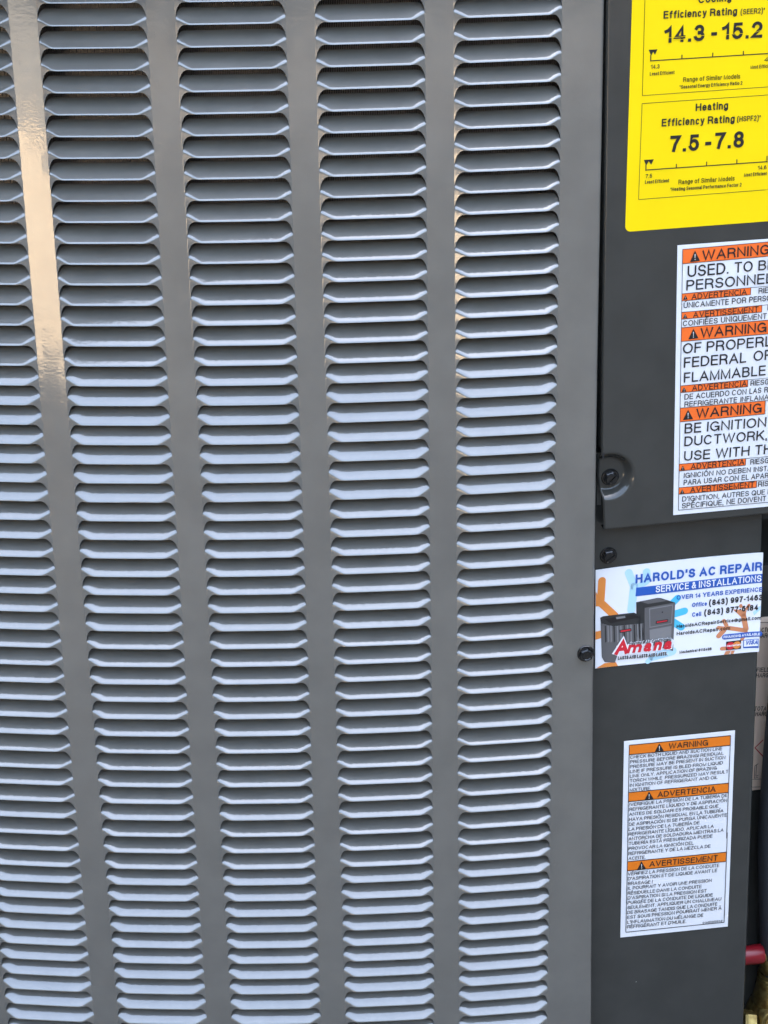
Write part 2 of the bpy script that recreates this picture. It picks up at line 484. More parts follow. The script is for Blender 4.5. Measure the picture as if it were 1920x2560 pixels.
# --- cabinet shell behind (keeps daylight out of the inside)
def shell_box(name, pts, mat): 
    b = MB(); b.box(pts); return b.build(name, mat, root)
def plan(u, v, r): return flat(u, v, r)
shell_box('top_cover', [plan(-42, -38, -1.0), plan(uR + 1, -38, -1.0), plan(uR + 1, -36.02, -1.0), plan(-42, -36.02, -1.0),
                        plan(-42, -38, 62), plan(uR + 1, -38, 62), plan(uR + 1, -36.02, 62), plan(-42, -36.02, 62)], DARK)
shell_box('base_pan', [plan(-42, vB + .02, -.6), plan(uR + 1, vB + .02, -.6), plan(uR + 1, GROUND_V, -.6), plan(-42, GROUND_V, -.6),
                       plan(-42, vB + .02, 62), plan(uR + 1, vB + .02, 62), plan(uR + 1, GROUND_V, 62), plan(-42, GROUND_V, 62)], DARK)
shell_box('side_panel', [plan(-42, -36, 6.5), plan(-41.8, -36, 6.5), plan(-41.8, vB, 6.5), plan(-42, vB, 6.5),
                         plan(-42, -36, 60), plan(-41.8, -36, 60), plan(-41.8, vB, 60), plan(-42, vB, 60)], DARK)
shell_box('back_panel', [plan(-42, -36, 60.01), plan(uR, -36, 60.01), plan(uR, vB, 60.01), plan(-42, vB, 60.01),
                         plan(-42, -36, 60.3), plan(uR, -36, 60.3), plan(uR, vB, 60.3), plan(-42, vB, 60.3)], DARK)
shell_box('side_panel', [plan(uR, -36, .4), plan(uR + .2, -36, .4), plan(uR + .2, vB, .4), plan(uR, vB, .4),
                         plan(uR, -36, 60), plan(uR + .2, -36, 60), plan(uR + .2, vB, 60), plan(uR, vB, 60)], DARK)

# --- control cover (upper right) with its screw dimple
RC, RL = 0.14, 0.95            # depth of the cover and of the lower panel behind the sheet's edge line
dcu, dcv = on_flat(1525, 1192, RC)
LEFTPX = [(1524, -420), (1519, 0), (1510.5, 600), (1506.3, 880), (1504.5, 1126), (1503.6, 1150), (1501.6, 1180), (1500.8, 1200), (1502.5, 1218), (1507.5, 1242), (1509.5, 1270), (1510.8, 1322.5)]
LE = [tuple(reversed(on_flat(x, y, RC))) for x, y in LEFTPX]
cvb = on_flat(1510.5, 1322.5, RC)[1]
DDEP = 0.5
def dimple(u, v):
    r = math.hypot(u - dcu, v - dcv)
    return DDEP * (1 - smoothstep((r - .78) / .50))
us = [0, .03, .07, .12, .2] + [.2 + .07 * i for i in range(1, 27)] + [2.3, 3, 5, 8, 12, 18, uR]
vs_ = [-36, -28, -20, -12, -7, -4] + [dcv - 1.5 + .07 * i for i in range(44)] + [cvb - .25, cvb - .12, cvb - .05, cvb]
vs_ = [v for v in vs_ if v <= cvb]; vs_.sort()
cm = MB(); vv = []
fold_l = [(0.0, 1.0), (0.0, .16), (.018, .08), (.055, .02)]
fold_b = [(.0, .0), (.03, .02), (.06, .07), (.07, .2), (.07, .68)]
cols_n = len(fold_l) + len(us)
for v in vs_:
    le = lerp_tab(LE, v); r0 = []
    inner = (v > -1.15 - .0 and True)
    for du, dr in fold_l:
        dd = dr if v < LE[4][0] else min(dr, .10)      # the folded flange stops above the dimple
        r0.append(flat(le + du, v, RC + dd + dimple(le + du, v)))
    for q in us:
        u = le + .07 + q if q < 2.3 else max(q, le + 2.3)
        r0.append(flat(u, v, RC + dimple(u, v)))
    vv += r0
for dv, dr in fold_b[1:]:
    le = lerp_tab(LE, cvb); r0 = []
    for du, d2 in fold_l: r0.append(flat(le + du, cvb + dv, RC + max(dr, min(d2, .1))))
    for q in us: r0.append(flat(le + .07 + q if q < 2.3 else max(q, le + 2.3), cvb + dv, RC + dr))
    vv += r0
nr = len(vv) // cols_n
cm.add(vv, [(j * cols_n + i, (j + 1) * cols_n + i, (j + 1) * cols_n + i + 1, j * cols_n + i + 1) for j in range(nr - 1) for i in range(cols_n - 1)])
cover = cm.build('control_cover', DARK, root, smooth=True, sharp=55)

# small bent tab where the flange ends
tb_ = MB()
t1u, t1v = on_flat(1504.2, 1129, RC + .1); t2u, t2v = on_flat(1511.5, 1131, RC + .02); t3u, t3v = on_flat(1508.5, 1149, RC + .02); t4u, t4v = on_flat(1504.5, 1143, RC + .1)
tb_.add([flat(t1u, t1v, RC - .03), flat(t2u, t2v, RC - .02), flat(t3u, t3v, RC - .02), flat(t4u, t4v, RC - .03)], [(0, 1, 2, 3)])
tb_.build('flange_notch', GASK, cover)

# --- lower service panel
eT = on_flat(1908, 1300, RL); eB = on_flat(1860, 2560, RL)
def redge(v): return eT[0] + (eB[0] - eT[0]) * (v - eT[1]) / (eB[1] - eT[1])
lm_ = MB(); rows = []
vls = [-2, 0, 2, 4, 8, 12, 16, 20, 24, 28, 32, 36, 40, vB]
for v in vls:
    e = redge(v)
    rows.append([flat(-1.0, v, RL), flat(.1, v, RL), flat(2, v, RL), flat(5, v, RL), flat(e - .2, v, RL), flat(e - .09, v, RL + .015), flat(e - .02, v, RL + .08), flat(e, v, RL + .25), flat(e, v, RL + 2.2), flat(e - .5, v, RL + 2.2)])
n = 10
lm_.add([q for r in rows for q in r], [(j * n + i, (j + 1) * n + i, (j + 1) * n + i + 1, j * n + i + 1) for j in range(len(rows) - 1) for i in range(n - 1)])
lower = lm_.build('service_panel', DARK, root, smooth=True, sharp=50)

# --- what shows in the narrow gap: corner post, foam gasket, bright flange strip
gp = MB(); gp.box(fbox(-1.6, 1.6, -36, -.6, 2.0, 2.2)); gp.build('corner_post', DARK, root)
for ya, yb in ((898, 952), (1036, 1127)):
    gk = MB()
    a = on_flat(1488, ya, 1.35); b = on_flat(1506, yb, 1.35)
    gk.box(fbox(a[0] - .4, b[0] + .3, a[1], b[1], 1.35, 1.9)); g_o = gk.build('foam_gasket', GASK, root)
    st = MB(); y = ya + 6
    while y < yb - 3:
        p = on_flat(1498.5 - (y - 900) * .014 + random.uniform(-.6, .6), y, 1.2)
        v_, f_ = lathe(flat(p[0], p[1], 1.33), flat(0, 0, -1) - flat(0, 0, 0), [(.02, 0), (.028, .03), (.012, .05)], 8)
        st.add(v_, f_); y += random.choice((14.5, 15.2, 13.5))
    st.build('staple', principled('staple_metal', (.6, .58, .55), .25, metal=.9), g_o)
fs_ = MB(); a = on_flat(1490.5, 1132, 0.95); b = on_flat(1502, 1262, 0.95)
vv = []
for i in range(9):
    v = a[1] + (b[1] - a[1]) * i / 8
    vv += [flat(a[0] - .4, v, 1.0), flat(a[0] + .0, v, .96), flat(b[0] - .02, v, .93), flat(b[0] + .06, v, .98), flat(b[0] + .07, v, 1.04 if i < 8 else 1.0)]
fs_.add(vv, [(j * 5 + i, (j + 1) * 5 + i, (j + 1) * 5 + i + 1, j * 5 + i + 1) for j in range(8) for i in range(4)])
fs_.build('flange_strip', PAINT, root, smooth=True)

# --- hex washer-head screws
def screw(center, nrm, parent, spin, slot=True):
    d = Vector(nrm).normalized(); a = Vector((0, 0, 1)).cross(d).normalized(); b = d.cross(a)
    b0 = MB()
    v_, f_ = lathe(center, d, [(.44, -.05), (.445, .04), (.42, .075), (.36, .09)], 28); b0.add(v_, f_)
    def hexp(r, t, n=6): return [Vector(center) + d * (t * P) + (a * math.cos(spin + math.pi * i / 3) + b * math.sin(spin + math.pi * i / 3)) * (r * P) for i in range(6)]
    lo, m1, m2 = hexp(.36, .08), hexp(.355, .25), hexp(.31, .29)
    b0.add(lo + m1 + m2, [(i, (i + 1) % 6, 6 + (i + 1) % 6, 6 + i) for i in range(6)] + [(6 + i, 6 + (i + 1) % 6, 12 + (i + 1) % 6, 12 + i) for i in range(6)] + [tuple(12 + i for i in range(6))])
    # crown: two half discs either side of the slot (or a shallow dished ring)
    if slot:
        sa = spin + .55
        e1 = a * math.cos(sa) + b * math.sin(sa); e2 = d.cross(e1)
        for sgn in (1, -1):
            pts = []
            for i in range(9):
                q = math.pi * (i / 8); r = .285
                x_, y_ = r * math.cos(q), max(r * math.sin(q), .055)
                x_ = max(-.27, min(.27, x_)); pts.append((x_, y_ * sgn))
            lo_ = [Vector(center) + d * (.285 * P) + (e1 * x + e2 * y) * P for x, y in pts]
            hi_ = [q + d * (.07 * P) - (e1 * x + e2 * y) * P * .06 for q, (x, y) in zip(lo_, pts)]
            m_ = len(pts)
            b0.add(lo_ + hi_, [(i, (i + 1) % m_, m_ + (i + 1) % m_, m_ + i) for i in range(m_)] + [tuple(m_ + i for i in range(m_))])
    else:
        v_, f_ = lathe(center, d, [(.29, .285), (.27, .33), (.23, .33), (.2, .30), (.0005, .30)], 24); b0.add(v_, f_)
    return b0.build('screw', BLACKM, parent)
nflat = flat(0, 0, -1) - flat(0, 0, 0)
screw(flat(*on_flat(1525, 1192, RC + DDEP), RC + DDEP), nflat, cover, .25)
screw(flat(*on_flat(1520.5, 1388, RL), RL), nflat, lower, .1)
su, sv = on_sheet(1464.1, 1632.6)
screw(sheet(su, sv, 0), sheet(su, sv, -1) - sheet(su, sv, 0), panel, .35, slot=False)
#@@LABELS
# ------------------------------------------------------------------ printed labels
def arc(cx, cy, rx, ry, a0, a1, n=None):
    n = n or max(4, int(abs(a1 - a0) / 22))
    return [(cx + rx * math.cos(math.radians(a0 + (a1 - a0) * i / n)), cy + ry * math.sin(math.radians(a0 + (a1 - a0) * i / n))) for i in range(n + 1)]
def ring(cx, cy, rx, ry): return arc(cx, cy, rx, ry, 0, 360, 18)
XH = .73
GL = {   # width over the cap height, strokes in a unit box (a plain grotesque)
 'A': (.80, [[(0, 0), (.5, 1), (1, 0)], [(.24, .33), (.76, .33)]]),
 'B': (.68, [[(0, 0), (0, 1), (.55, 1)] + arc(.55, .77, .38, .23, 90, -90) + [(0, .54)], [(0, .54), (.58, .54)] + arc(.58, .27, .42, .27, 90, -90) + [(0, 0)]]),
 'C': (.76, [arc(.5, .5, .5, .5, 42, 318)]), 'D': (.74, [[(0, 0), (0, 1), (.42, 1)] + arc(.42, .5, .58, .5, 90, -90) + [(0, 0)]]),
 'E': (.62, [[(1, 0), (0, 0), (0, 1), (.97, 1)], [(0, .53), (.92, .53)]]), 'F': (.58, [[(0, 0), (0, 1), (1, 1)], [(0, .51), (.88, .51)]]),
 'G': (.80, [arc(.5, .5, .5, .5, 42, 335), [(.56, .46), (1, .46), (1, 0)]]), 'H': (.72, [[(0, 0), (0, 1)], [(1, 0), (1, 1)], [(0, .53), (1, .53)]]),
 'I': (0, [[(0, 0), (0, 1)]]), 'J': (.52, [[(1, 1), (1, .28)] + arc(.5, .28, .5, .28, 0, -180)]),
 'K': (.70, [[(0, 0), (0, 1)], [(.95, 1), (0, .36)], [(.36, .6), (1, 0)]]), 'L': (.56, [[(0, 1), (0, 0), (1, 0)]]),
 'M': (.84, [[(0, 0), (0, 1), (.5, 0), (1, 1), (1, 0)]]), 'N': (.72, [[(0, 0), (0, 1), (1, 0), (1, 1)]]), 'O': (.82, [ring(.5, .5, .5, .5)]),
 'P': (.66, [[(0, 0), (0, 1), (.58, 1)] + arc(.58, .73, .42, .27, 90, -90) + [(0, .46)]]), 'Q': (.82, [ring(.5, .5, .5, .5), [(.6, .3), (1, -.02)]]),
 'R': (.70, [[(0, 0), (0, 1), (.58, 1)] + arc(.58, .74, .40, .26, 90, -90) + [(0, .48)], [(.62, .48), (.9, .36), (1, 0)]]),
 'S': (.68, [arc(.5, .745, .45, .255, 12, 270) + arc(.5, .255, .5, .255, 90, -168)[1:]]), 'T': (.66, [[(0, 1), (1, 1)], [(.5, 0), (.5, 1)]]),
 'U': (.72, [[(0, 1), (0, .32)] + arc(.5, .32, .5, .32, 180, 360) + [(1, 1)]]), 'V': (.76, [[(0, 1), (.5, 0), (1, 1)]]),
 'W': (1.08, [[(0, 1), (.25, 0), (.5, 1), (.75, 0), (1, 1)]]), 'X': (.74, [[(0, 0), (1, 1)], [(0, 1), (1, 0)]]), 'Y': (.76, [[(0, 1), (.5, .42), (1, 1)], [(.5, .42), (.5, 0)]]),
 'Z': (.66, [[(0, 1), (1, 1), (0, 0), (1, 0)]]),
 '0': (.56, [ring(.5, .5, .5, .5)]), '1': (.40, [[(0, .74), (.6, .82), (1, 1), (1, 0)]]), '2': (.56, [arc(.5, .71, .47, .29, 170, -38) + [(0, 0), (1, 0)]]),
 '3': (.56, [arc(.48, .75, .42, .25, 160, -90), arc(.48, .265, .5, .265, 90, -165)]), '4': (.58, [[(.76, 0), (.76, 1), (0, .27), (1, .27)]]),
 '5': (.56, [[(.92, 1), (.18, 1), (.07, .5)] + arc(.49, .33, .5, .33, 138, -158)]), '6': (.56, [ring(.5, .32, .5, .32), arc(.52, .5, .5, .5, 48, 180) + [(0, .32)]]),
 '7': (.56, [[(0, 1), (1, 1), (.5, .45), (.32, 0)]]), '8': (.56, [ring(.5, .755, .43, .245), ring(.5, .26, .5, .26)]), '9': (.56, [ring(.5, .68, .5, .32), arc(.48, .5, .5, .5, 228, 360) + [(1, .68)]]),
 'a': (.52, [arc(.43, .50, .40, .23, 165, 0) + [(.84, .12), (1, 0)], ring(.42, .215, .42, .215)]), 'b': (.54, [[(0, 0), (0, 1)], ring(.5, .365, .5, .365)]),
 'c': (.50, [arc(.5, .365, .5, .365, 48, 312)]), 'd': (.54, [[(1, 0), (1, 1)], ring(.5, .365, .5, .365)]), 'e': (.54, [[(0, .375), (1, .375)] + arc(.5, .365, .5, .365, 0, 318)[1:]]),
 'f': (.40, [[(1, 1), (.62, .98), (.42, .82), (.42, 0)], [(0, .70), (.95, .70)]]), 'g': (.54, [ring(.5, .365, .5, .365), [(1, XH), (1, .0)] + arc(.5, -.02, .5, .25, 0, -160)]),
 'h': (.52, [[(0, 0), (0, 1)], [(0, .42)] + arc(.5, .42, .5, .31, 180, 0) + [(1, 0)]]), 'i': (0, [[(0, 0), (0, XH)], [(0, 1), (0, 1)]]), 'l': (0, [[(0, 0), (0, 1)]]),
 'k': (.50, [[(0, 0), (0, 1)], [(.9, XH), (0, .25)], [(.36, .45), (1, 0)]]),
 'm': (.86, [[(0, 0), (0, XH)], [(0, .42)] + arc(.25, .45, .25, .28, 180, 0) + [(.5, 0)], [(.5, .42)] + arc(.75, .45, .25, .28, 180, 0) + [(1, 0)]]),
 'n': (.52, [[(0, 0), (0, XH)], [(0, .42)] + arc(.5, .42, .5, .31, 180, 0) + [(1, 0)]]), 'o': (.56, [ring(.5, .365, .5, .365)]), 'p': (.54, [[(0, -.28), (0, XH)], ring(.5, .365, .5, .365)]),
 'r': (.36, [[(0, 0), (0, XH)], [(0, .4), (.35, .66), (1, .72)]]), 's': (.48, [arc(.5, .545, .45, .185, 12, 270) + arc(.5, .18, .5, .18, 90, -168)[1:]]),
 't': (.38, [[(.42, .95), (.42, .14), (.62, 0), (1, 0)], [(0, .71), (.95, .71)]]), 'u': (.52, [[(0, XH), (0, .3)] + arc(.5, .3, .5, .3, 180, 360), [(1, 0), (1, XH)]]),
 'v': (.52, [[(0, XH), (.5, 0), (1, XH)]]), 'w': (.78, [[(0, XH), (.25, 0), (.5, XH), (.75, 0), (1, XH)]]), 'y': (.52, [[(0, XH), (.5, .04)], [(1, XH), (.45, -.18), (.1, -.27)]]),
 '-': (.28, [[(0, .37), (1, .37)]]), '.': (0, [[(0, 0), (0, 0)]]), ',': (.04, [[(1, .04), (0, -.14)]]), '!': (0, [[(0, .3), (0, 1)], [(0, 0), (0, 0)]]), "'": (0, [[(0, .74), (0, 1)]]),
 '(': (.36, [arc(1, .4, 1, .72, 100, 260)]), ')': (.36, [arc(0, .4, 1, .72, 80, -80)]), '*': (.26, [[(.5, .7), (.5, 1)], [(0, .8), (1, .92)], [(0, .92), (1, .8)]]),
 '#': (.54, [[(.2, 0), (.4, 1)], [(.6, 0), (.8, 1)], [(0, .34), (1, .34)], [(0, .66), (1, .66)]]), '&': (.66, [[(1, 0), (.28, .66)] + arc(.45, .8, .22, .2, 190, -30) + [(.1, .38)] + arc(.38, .22, .38, .22, 160, 330) + [(.95, .48)]]),
 '@': (.9, [arc(.5, .4, .5, .5, -50, 290), ring(.5, .4, .2, .2), [(.72, .6), (.7, .25), (.95, .25)]]),
}
ACC = {'É': ('E', 1), 'Í': ('I', 1), 'Ó': ('O', 1), 'Ú': ('U', 1), 'Á': ('A', 1), 'À': ('A', -1)}
def stroke_mesh(pts, th):
    """a polyline of thickness th as a mitred strip"""
    closed = math.hypot(pts[0][0] - pts[-1][0], pts[0][1] - pts[-1][1]) < 1e-6 and len(pts) > 3
    q = [pts[0]]
    for p_ in pts[1:]:
        if math.hypot(p_[0] - q[-1][0], p_[1] - q[-1][1]) > 1e-5: q.append(p_)
    if len(q) == 1: q = [(q[0][0], q[0][1] - .01), (q[0][0], q[0][1] + .01)]
    if closed: q = q[:-1]
    n = len(q); vs = []
    for i in range(n):
        p0 = q[i - 1] if (i > 0 or closed) else None; p2 = q[(i + 1) % n] if (i < n - 1 or closed) else None
        d1 = d2 = None
        if p0: L = math.hypot(q[i][0] - p0[0], q[i][1] - p0[1]); d1 = ((q[i][0] - p0[0]) / L, (q[i][1] - p0[1]) / L)
        if p2: L = math.hypot(p2[0] - q[i][0], p2[1] - q[i][1]); d2 = ((p2[0] - q[i][0]) / L, (p2[1] - q[i][1]) / L)
        d1 = d1 or d2 or (1, 0); d2 = d2 or d1
        nx, ny = -(d1[1] + d2[1]), d1[0] + d2[0]; L = math.hypot(nx, ny)
        if L < 1e-4: nx, ny, L = -d1[1], d1[0], 1
        nx, ny = nx / L, ny / L; k = min(1 / max(abs(nx * -d1[1] + ny * d1[0]), .3), 2.0) * th / 2
        x, y = q[i]
        if not closed and i == 0: x, y = x - d2[0] * th * .46, y - d2[1] * th * .46
        if not closed and i == n - 1: x, y = x + d1[0] * th * .46, y + d1[1] * th * .46
        vs += [(x + nx * k, y + ny * k), (x - nx * k, y - ny * k)]
    m = n if closed else n - 1
    return vs, [(2 * i, 2 * i + 1, 2 * ((i + 1) % n) + 1, 2 * ((i + 1) % n)) for i in range(m)]
def layout(text, th, want):
    """strokes of a line of text, cap height 1, stretched to the wanted width without thickening"""
    items = []; fixed = 0; flex = 0; gap = .125
    for i, ch in enumerate(text):
        if ch == ' ': flex += .30; items.append(None); continue
        base = ACC.get(ch, (ch, 0)); W_, st = GL[base[0]]
        items.append((W_, st, base[1])); fixed += th; flex += max(W_ - th, 0) + (gap if i < len(text) - 1 else 0)
    k = max((want - fixed) / max(flex, 1e-6), .25); x = 0; out = []
    for it in items:
        if it is None: x += .30 * k; continue
        W_, st, ac = it; w = max(W_ - th, 0) * k
        for si, s in enumerate(st):
            out.append((si, [(x + th / 2 + px * w, th / 2 + py * (1 - th)) for px, py in s]))
        if ac:
            cx = x + th / 2 + w / 2; out.append((len(st), [(cx - .10 * ac, 1.12), (cx + .12 * ac, 1.28)]))
        x += th + w + gap * k
    return out

class Label:
    """flat print laid on the plane at depth rec; photo coordinates of each mark are mapped onto that plane"""
    def __init__(s, rec, ox, oy, z): s.rec = rec; s.set(ox, oy, z); s.marks = []; s.texts = []
    def set(s, ox, oy, z): s.ox, s.oy, s.z = ox, oy, z
    def uv(s, x, y): return on_flat(s.ox + x / s.z, s.oy + y / s.z, s.rec)
    def poly(s, pts, mat, layer=1): s.marks.append(([s.uv(*p) for p in pts], mat, layer))
    def quad(s, tl, tr, br, bl, mat, layer=1): s.poly([tl, tr, br, bl], mat, layer)
    def line(s, p, q, w, mat, layer=2):
        a = s.uv(*p); b = s.uv(*q); h = (s.uv(p[0], p[1] + w)[1] - a[1]) / 2
        dx, dy = b[0] - a[0], b[1] - a[1]; L = math.hypot(dx, dy); nx, ny = -dy / L * h, dx / L * h
        s.marks.append(([(a[0] - nx, a[1] - ny), (b[0] - nx, b[1] - ny), (b[0] + nx, b[1] + ny), (a[0] + nx, a[1] + ny)], mat, layer))
    def pill(s, p, q, w, mat, layer=1):
        a = s.uv(*p); b = s.uv(*q); h = (s.uv(p[0], p[1] + w)[1] - a[1]) / 2
        an = math.atan2(b[1] - a[1], b[0] - a[0]); pts = []
        for c, st in ((b, an - math.pi / 2), (a, an + math.pi / 2)):
            for i in range(9):
                t = st + math.pi * i / 8; pts.append((c[0] + h * math.cos(t), c[1] + h * math.sin(t)))
        s.marks.append((pts, mat, layer))
    def disc(s, p, r, mat, layer=1):
        a = s.uv(*p); h = s.uv(p[0], p[1] + r)[1] - a[1]
        s.marks.append(([(a[0] + h * math.cos(2 * math.pi * i / 24), a[1] + h * math.sin(2 * math.pi * i / 24)) for i in range(24)], mat, layer))
    def text(s, t, p, q, cap, mat=None, bold=0.0, layer=3, shear=0.0):
        a = s.uv(*p); b = s.uv(*q); h = a[1] - s.uv(p[0], p[1] - cap)[1]
        s.texts.append((t, a, b, h, mat or INK, bold, layer, shear))
    def warn(s, apex, bl, br, back, layer=3):
        s.poly([apex, br, bl], INK, layer)
        cx = (bl[0] + br[0]) / 2; h = (bl[1] + br[1]) / 2 - apex[1]; w = br[0] - bl[0]
        top = (apex[0] + (cx - apex[0]) * .3, apex[1] + h * .32)
        s.poly([(top[0] - w * .045, top[1]), (top[0] + w * .045, top[1] - h * .01), (cx + w * .02, apex[1] + h * .70), (cx - w * .02, apex[1] + h * .71)], back, layer + 1)
        s.disc((cx, apex[1] + h * .82), w * .045, back, layer + 1)

def finish_text(lists):
    for lab in lists:
        for t, a, b, h, mat, bold, layer, shear in lab.texts:
            dx, dy = b[0] - a[0], b[1] - a[1]; L = math.hypot(dx, dy); ex, ey = dx / L, dy / L
            th = .142 + bold * 2.2
            vs, fs = {}, {}
            for si, pl in layout(t, th, L / h):
                v_, f_ = stroke_mesh(pl, th); V = vs.setdefault(si, []); o_ = len(V)
                V += v_; fs.setdefault(si, []).extend(tuple(i + o_ for i in f) for f in f_)
            for si in vs:
                pts = []
                for x, y in vs[si]:
                    x += (y - .4) * shear
                    pts.append((a[0] + ex * x * h + ey * y * h, a[1] + ey * x * h - ex * y * h))
                lab.marks.append((pts, mat, layer + si * .18, fs[si]))

LAYER = 0.010
NAMES = {'orange_ink': 'orange_band', 'amber_ink': 'orange_band', 'black_ink': 'printed_line', 'white_label': 'exclamation_mark', 'grey_ink': 'printed_line'}
def slice_u(pts, step=.22):
    bm = bmesh.new(); vs = [bm.verts.new((u, v, 0)) for u, v in pts]
    try: bm.faces.new(vs)
    except ValueError: pass
    lo = min(p[0] for p in pts); hi = max(p[0] for p in pts); u = math.ceil(lo / step) * step
    while u < hi:
        bmesh.ops.bisect_plane(bm, geom=bm.verts[:] + bm.edges[:] + bm.faces[:], plane_co=(u, 0, 0), plane_no=(1, 0, 0)); u += step
    bm.verts.index_update()
    out = [(v.co.x, v.co.y) for v in bm.verts], [tuple(v.index for v in f.verts) for f in bm.faces]
    bm.free(); return out
def build_marks(lab, parent, off0, bend=None):
    groups = {}
    for i, mk in enumerate(lab.marks):
        pts, mat, layer = mk[:3]; faces = mk[3] if len(mk) > 3 else [tuple(range(len(pts)))]
        own = mat.name in ('orange_ink', 'amber_ink')
        key = (mat.name, len(mk) > 3, i if own else 0)
        b = groups.setdefault(key, (MB(), mat))[0]
        r = lab.rec - off0 - LAYER * layer
        if bend and len(mk) <= 3: pts, faces = slice_u(pts)
        b.add([flat(u, v, r - (bend(u, v) if bend else 0)) for u, v in pts], faces)
    for (mn, txt, own), (b, mat) in groups.items():
        nm = 'lettering' if txt else NAMES.get(mn, 'printed_mark')
        o = b.build(nm, mat, parent, kind=None if own or mn == 'amber_ink' else 'stuff')
def base_sheet(name, pts_uv, rec, mat, parent, th=.02, rounded=None, label=None):
    """thin sticker with real thickness; pts_uv goes round its outline"""
    n = len(pts_uv)
    vs = [flat(u, v, rec - th) for u, v in pts_uv] + [flat(u, v, rec - .002) for u, v in pts_uv]
    fs = [tuple(range(n))] + [(i, n + i, n + (i + 1) % n, (i + 1) % n) for i in range(n)]
    return mesh_obj(name, vs, fs, mat, parent, label=label)

# yellow efficiency label ------------------------------------------------
Z1 = 1570 / 440
yl = Label(RC, 1480, 0, Z1)
ybl = yl.uv(295, 2068); yu = ybl[0]; yb = ybl[1]; ytl = yl.uv(358, 0)
rr = .26
out = [(ytl[0] + .03, -34), (yu + 12.5, -34), (yu + 12.5, yb)]
for i in range(6):
    q = math.pi / 2 + math.pi / 2 * i / 5
    out.append((yu + rr + rr * math.cos(q), yb - rr + rr * math.sin(q)))
ylab = base_sheet('energy_label', out, RC, YEL, root, label='yellow efficiency rating label on the dark cover')
T = yl.text
T('Cooling', (945, 28), (1240, 8), 68, bold=.018)
T('Efficiency Rating', (635, 165), (1290, 130), 68, bold=.018)
T('(SEER2)*', (1322, 128), (1538, 114), 48, bold=.004)
T('14.3', (640, 383), (1000, 362), 147, bold=.024); T('-', (1058, 360), (1110, 357), 147, bold=.03); T('15.2', (1152, 354), (1515, 333), 147, bold=.024)
for w_ in ((528, 541, 1800, 466),): yl.line((520, 541), (1800, 461), 9, INK)
for x, y0, y1 in ((522, 545, 488), (800, 522, 486), (1075, 505, 468), (1348, 488, 452)): yl.line((x, y0), (x + 1, y1), 1, INK); yl.poly([(x - 4, y1), (x + 5, y1), (x + 4, y0), (x - 5, y0)], INK, 2)
yl.poly([(503, 443), (556, 440), (526, 496)], INK); yl.poly([(534, 441), (583, 438), (560, 488)], INK)
T('14.3', (521, 613), (600, 608), 38, bold=.008); T('42', (1533, 548), (1612, 543), 38, bold=.008)
T('Least Efficient', (513, 673), (733, 658), 32, bold=.008); T('Most Efficient', (1410, 613), (1612, 600), 32, bold=.008)
T('Range of Similar Models', (810, 730), (1318, 698), 42, GREYINK)
T('*Seasonal Energy Efficiency Ratio 2', (778, 790), (1338, 753), 32, bold=.008)
yl.line((478, -300), (447, 851), 4.5, INK); yl.line((447, 851), (1900, 750), 4.5, INK)
yl.poly([(476, -300), (480, -300), (449, 851), (445, 851)], INK, 2)
yl.line((445, 922), (1900, 822), 4.5, INK); yl.line((413, 1778), (1900, 1664), 4.5, INK)
yl.poly([(443, 922), (447, 922), (415, 1778), (411, 1778)], INK, 2)
T('Heating', (921, 990), (1210, 971), 68, bold=.018)
T('Efficiency Rating', (618, 1127), (1268, 1090), 68, bold=.018); T('(HSPF2)*', (1290, 1085), (1500, 1072), 48, bold=.004)
T('7.5', (690, 1357), (950, 1341), 147, bold=.024); T('-', (1003, 1338), (1060, 1334), 147, bold=.03); T('7.8', (1090, 1330), (1350, 1312), 147, bold=.024)
yl.line((477, 1515), (1562, 1440), 9, INK)
for x, y0, y1 in ((479, 1522, 1466), (750, 1498, 1460), (1020, 1480, 1440), (1290, 1460, 1420), (1559, 1446, 1388)): yl.poly([(x - 4, y1), (x + 5, y1), (x + 4, y0), (x - 5, y0)], INK, 2)
yl.poly([(460, 1425), (513, 1422), (482, 1476)], INK); yl.poly([(495, 1423), (550, 1419), (526, 1468)], INK)
T('7.5', (476, 1587), (533, 1583), 36, bold=.008); T('14.6', (1475, 1512), (1552, 1507), 36, bold=.008)
T('Least Efficient', (470, 1638), (685, 1623), 32, bold=.008); T('Most Efficient', (1353, 1574), (1555, 1560), 32, bold=.008)
T('Range of Similar Models', (768, 1643), (1268, 1608), 42, GREYINK)
T('*Heating Seasonal Performance Factor 2', (697, 1703), (1330, 1660), 32, bold=.008)
for q in ((640, 338, 845, 322), (735, 352, 838, 345), (905, 318, 1005, 312), (1180, 306, 1380, 292), (1430, 292, 1500, 268)): yl.line(q[:2], q[2:], 3.2, YEL, 5)

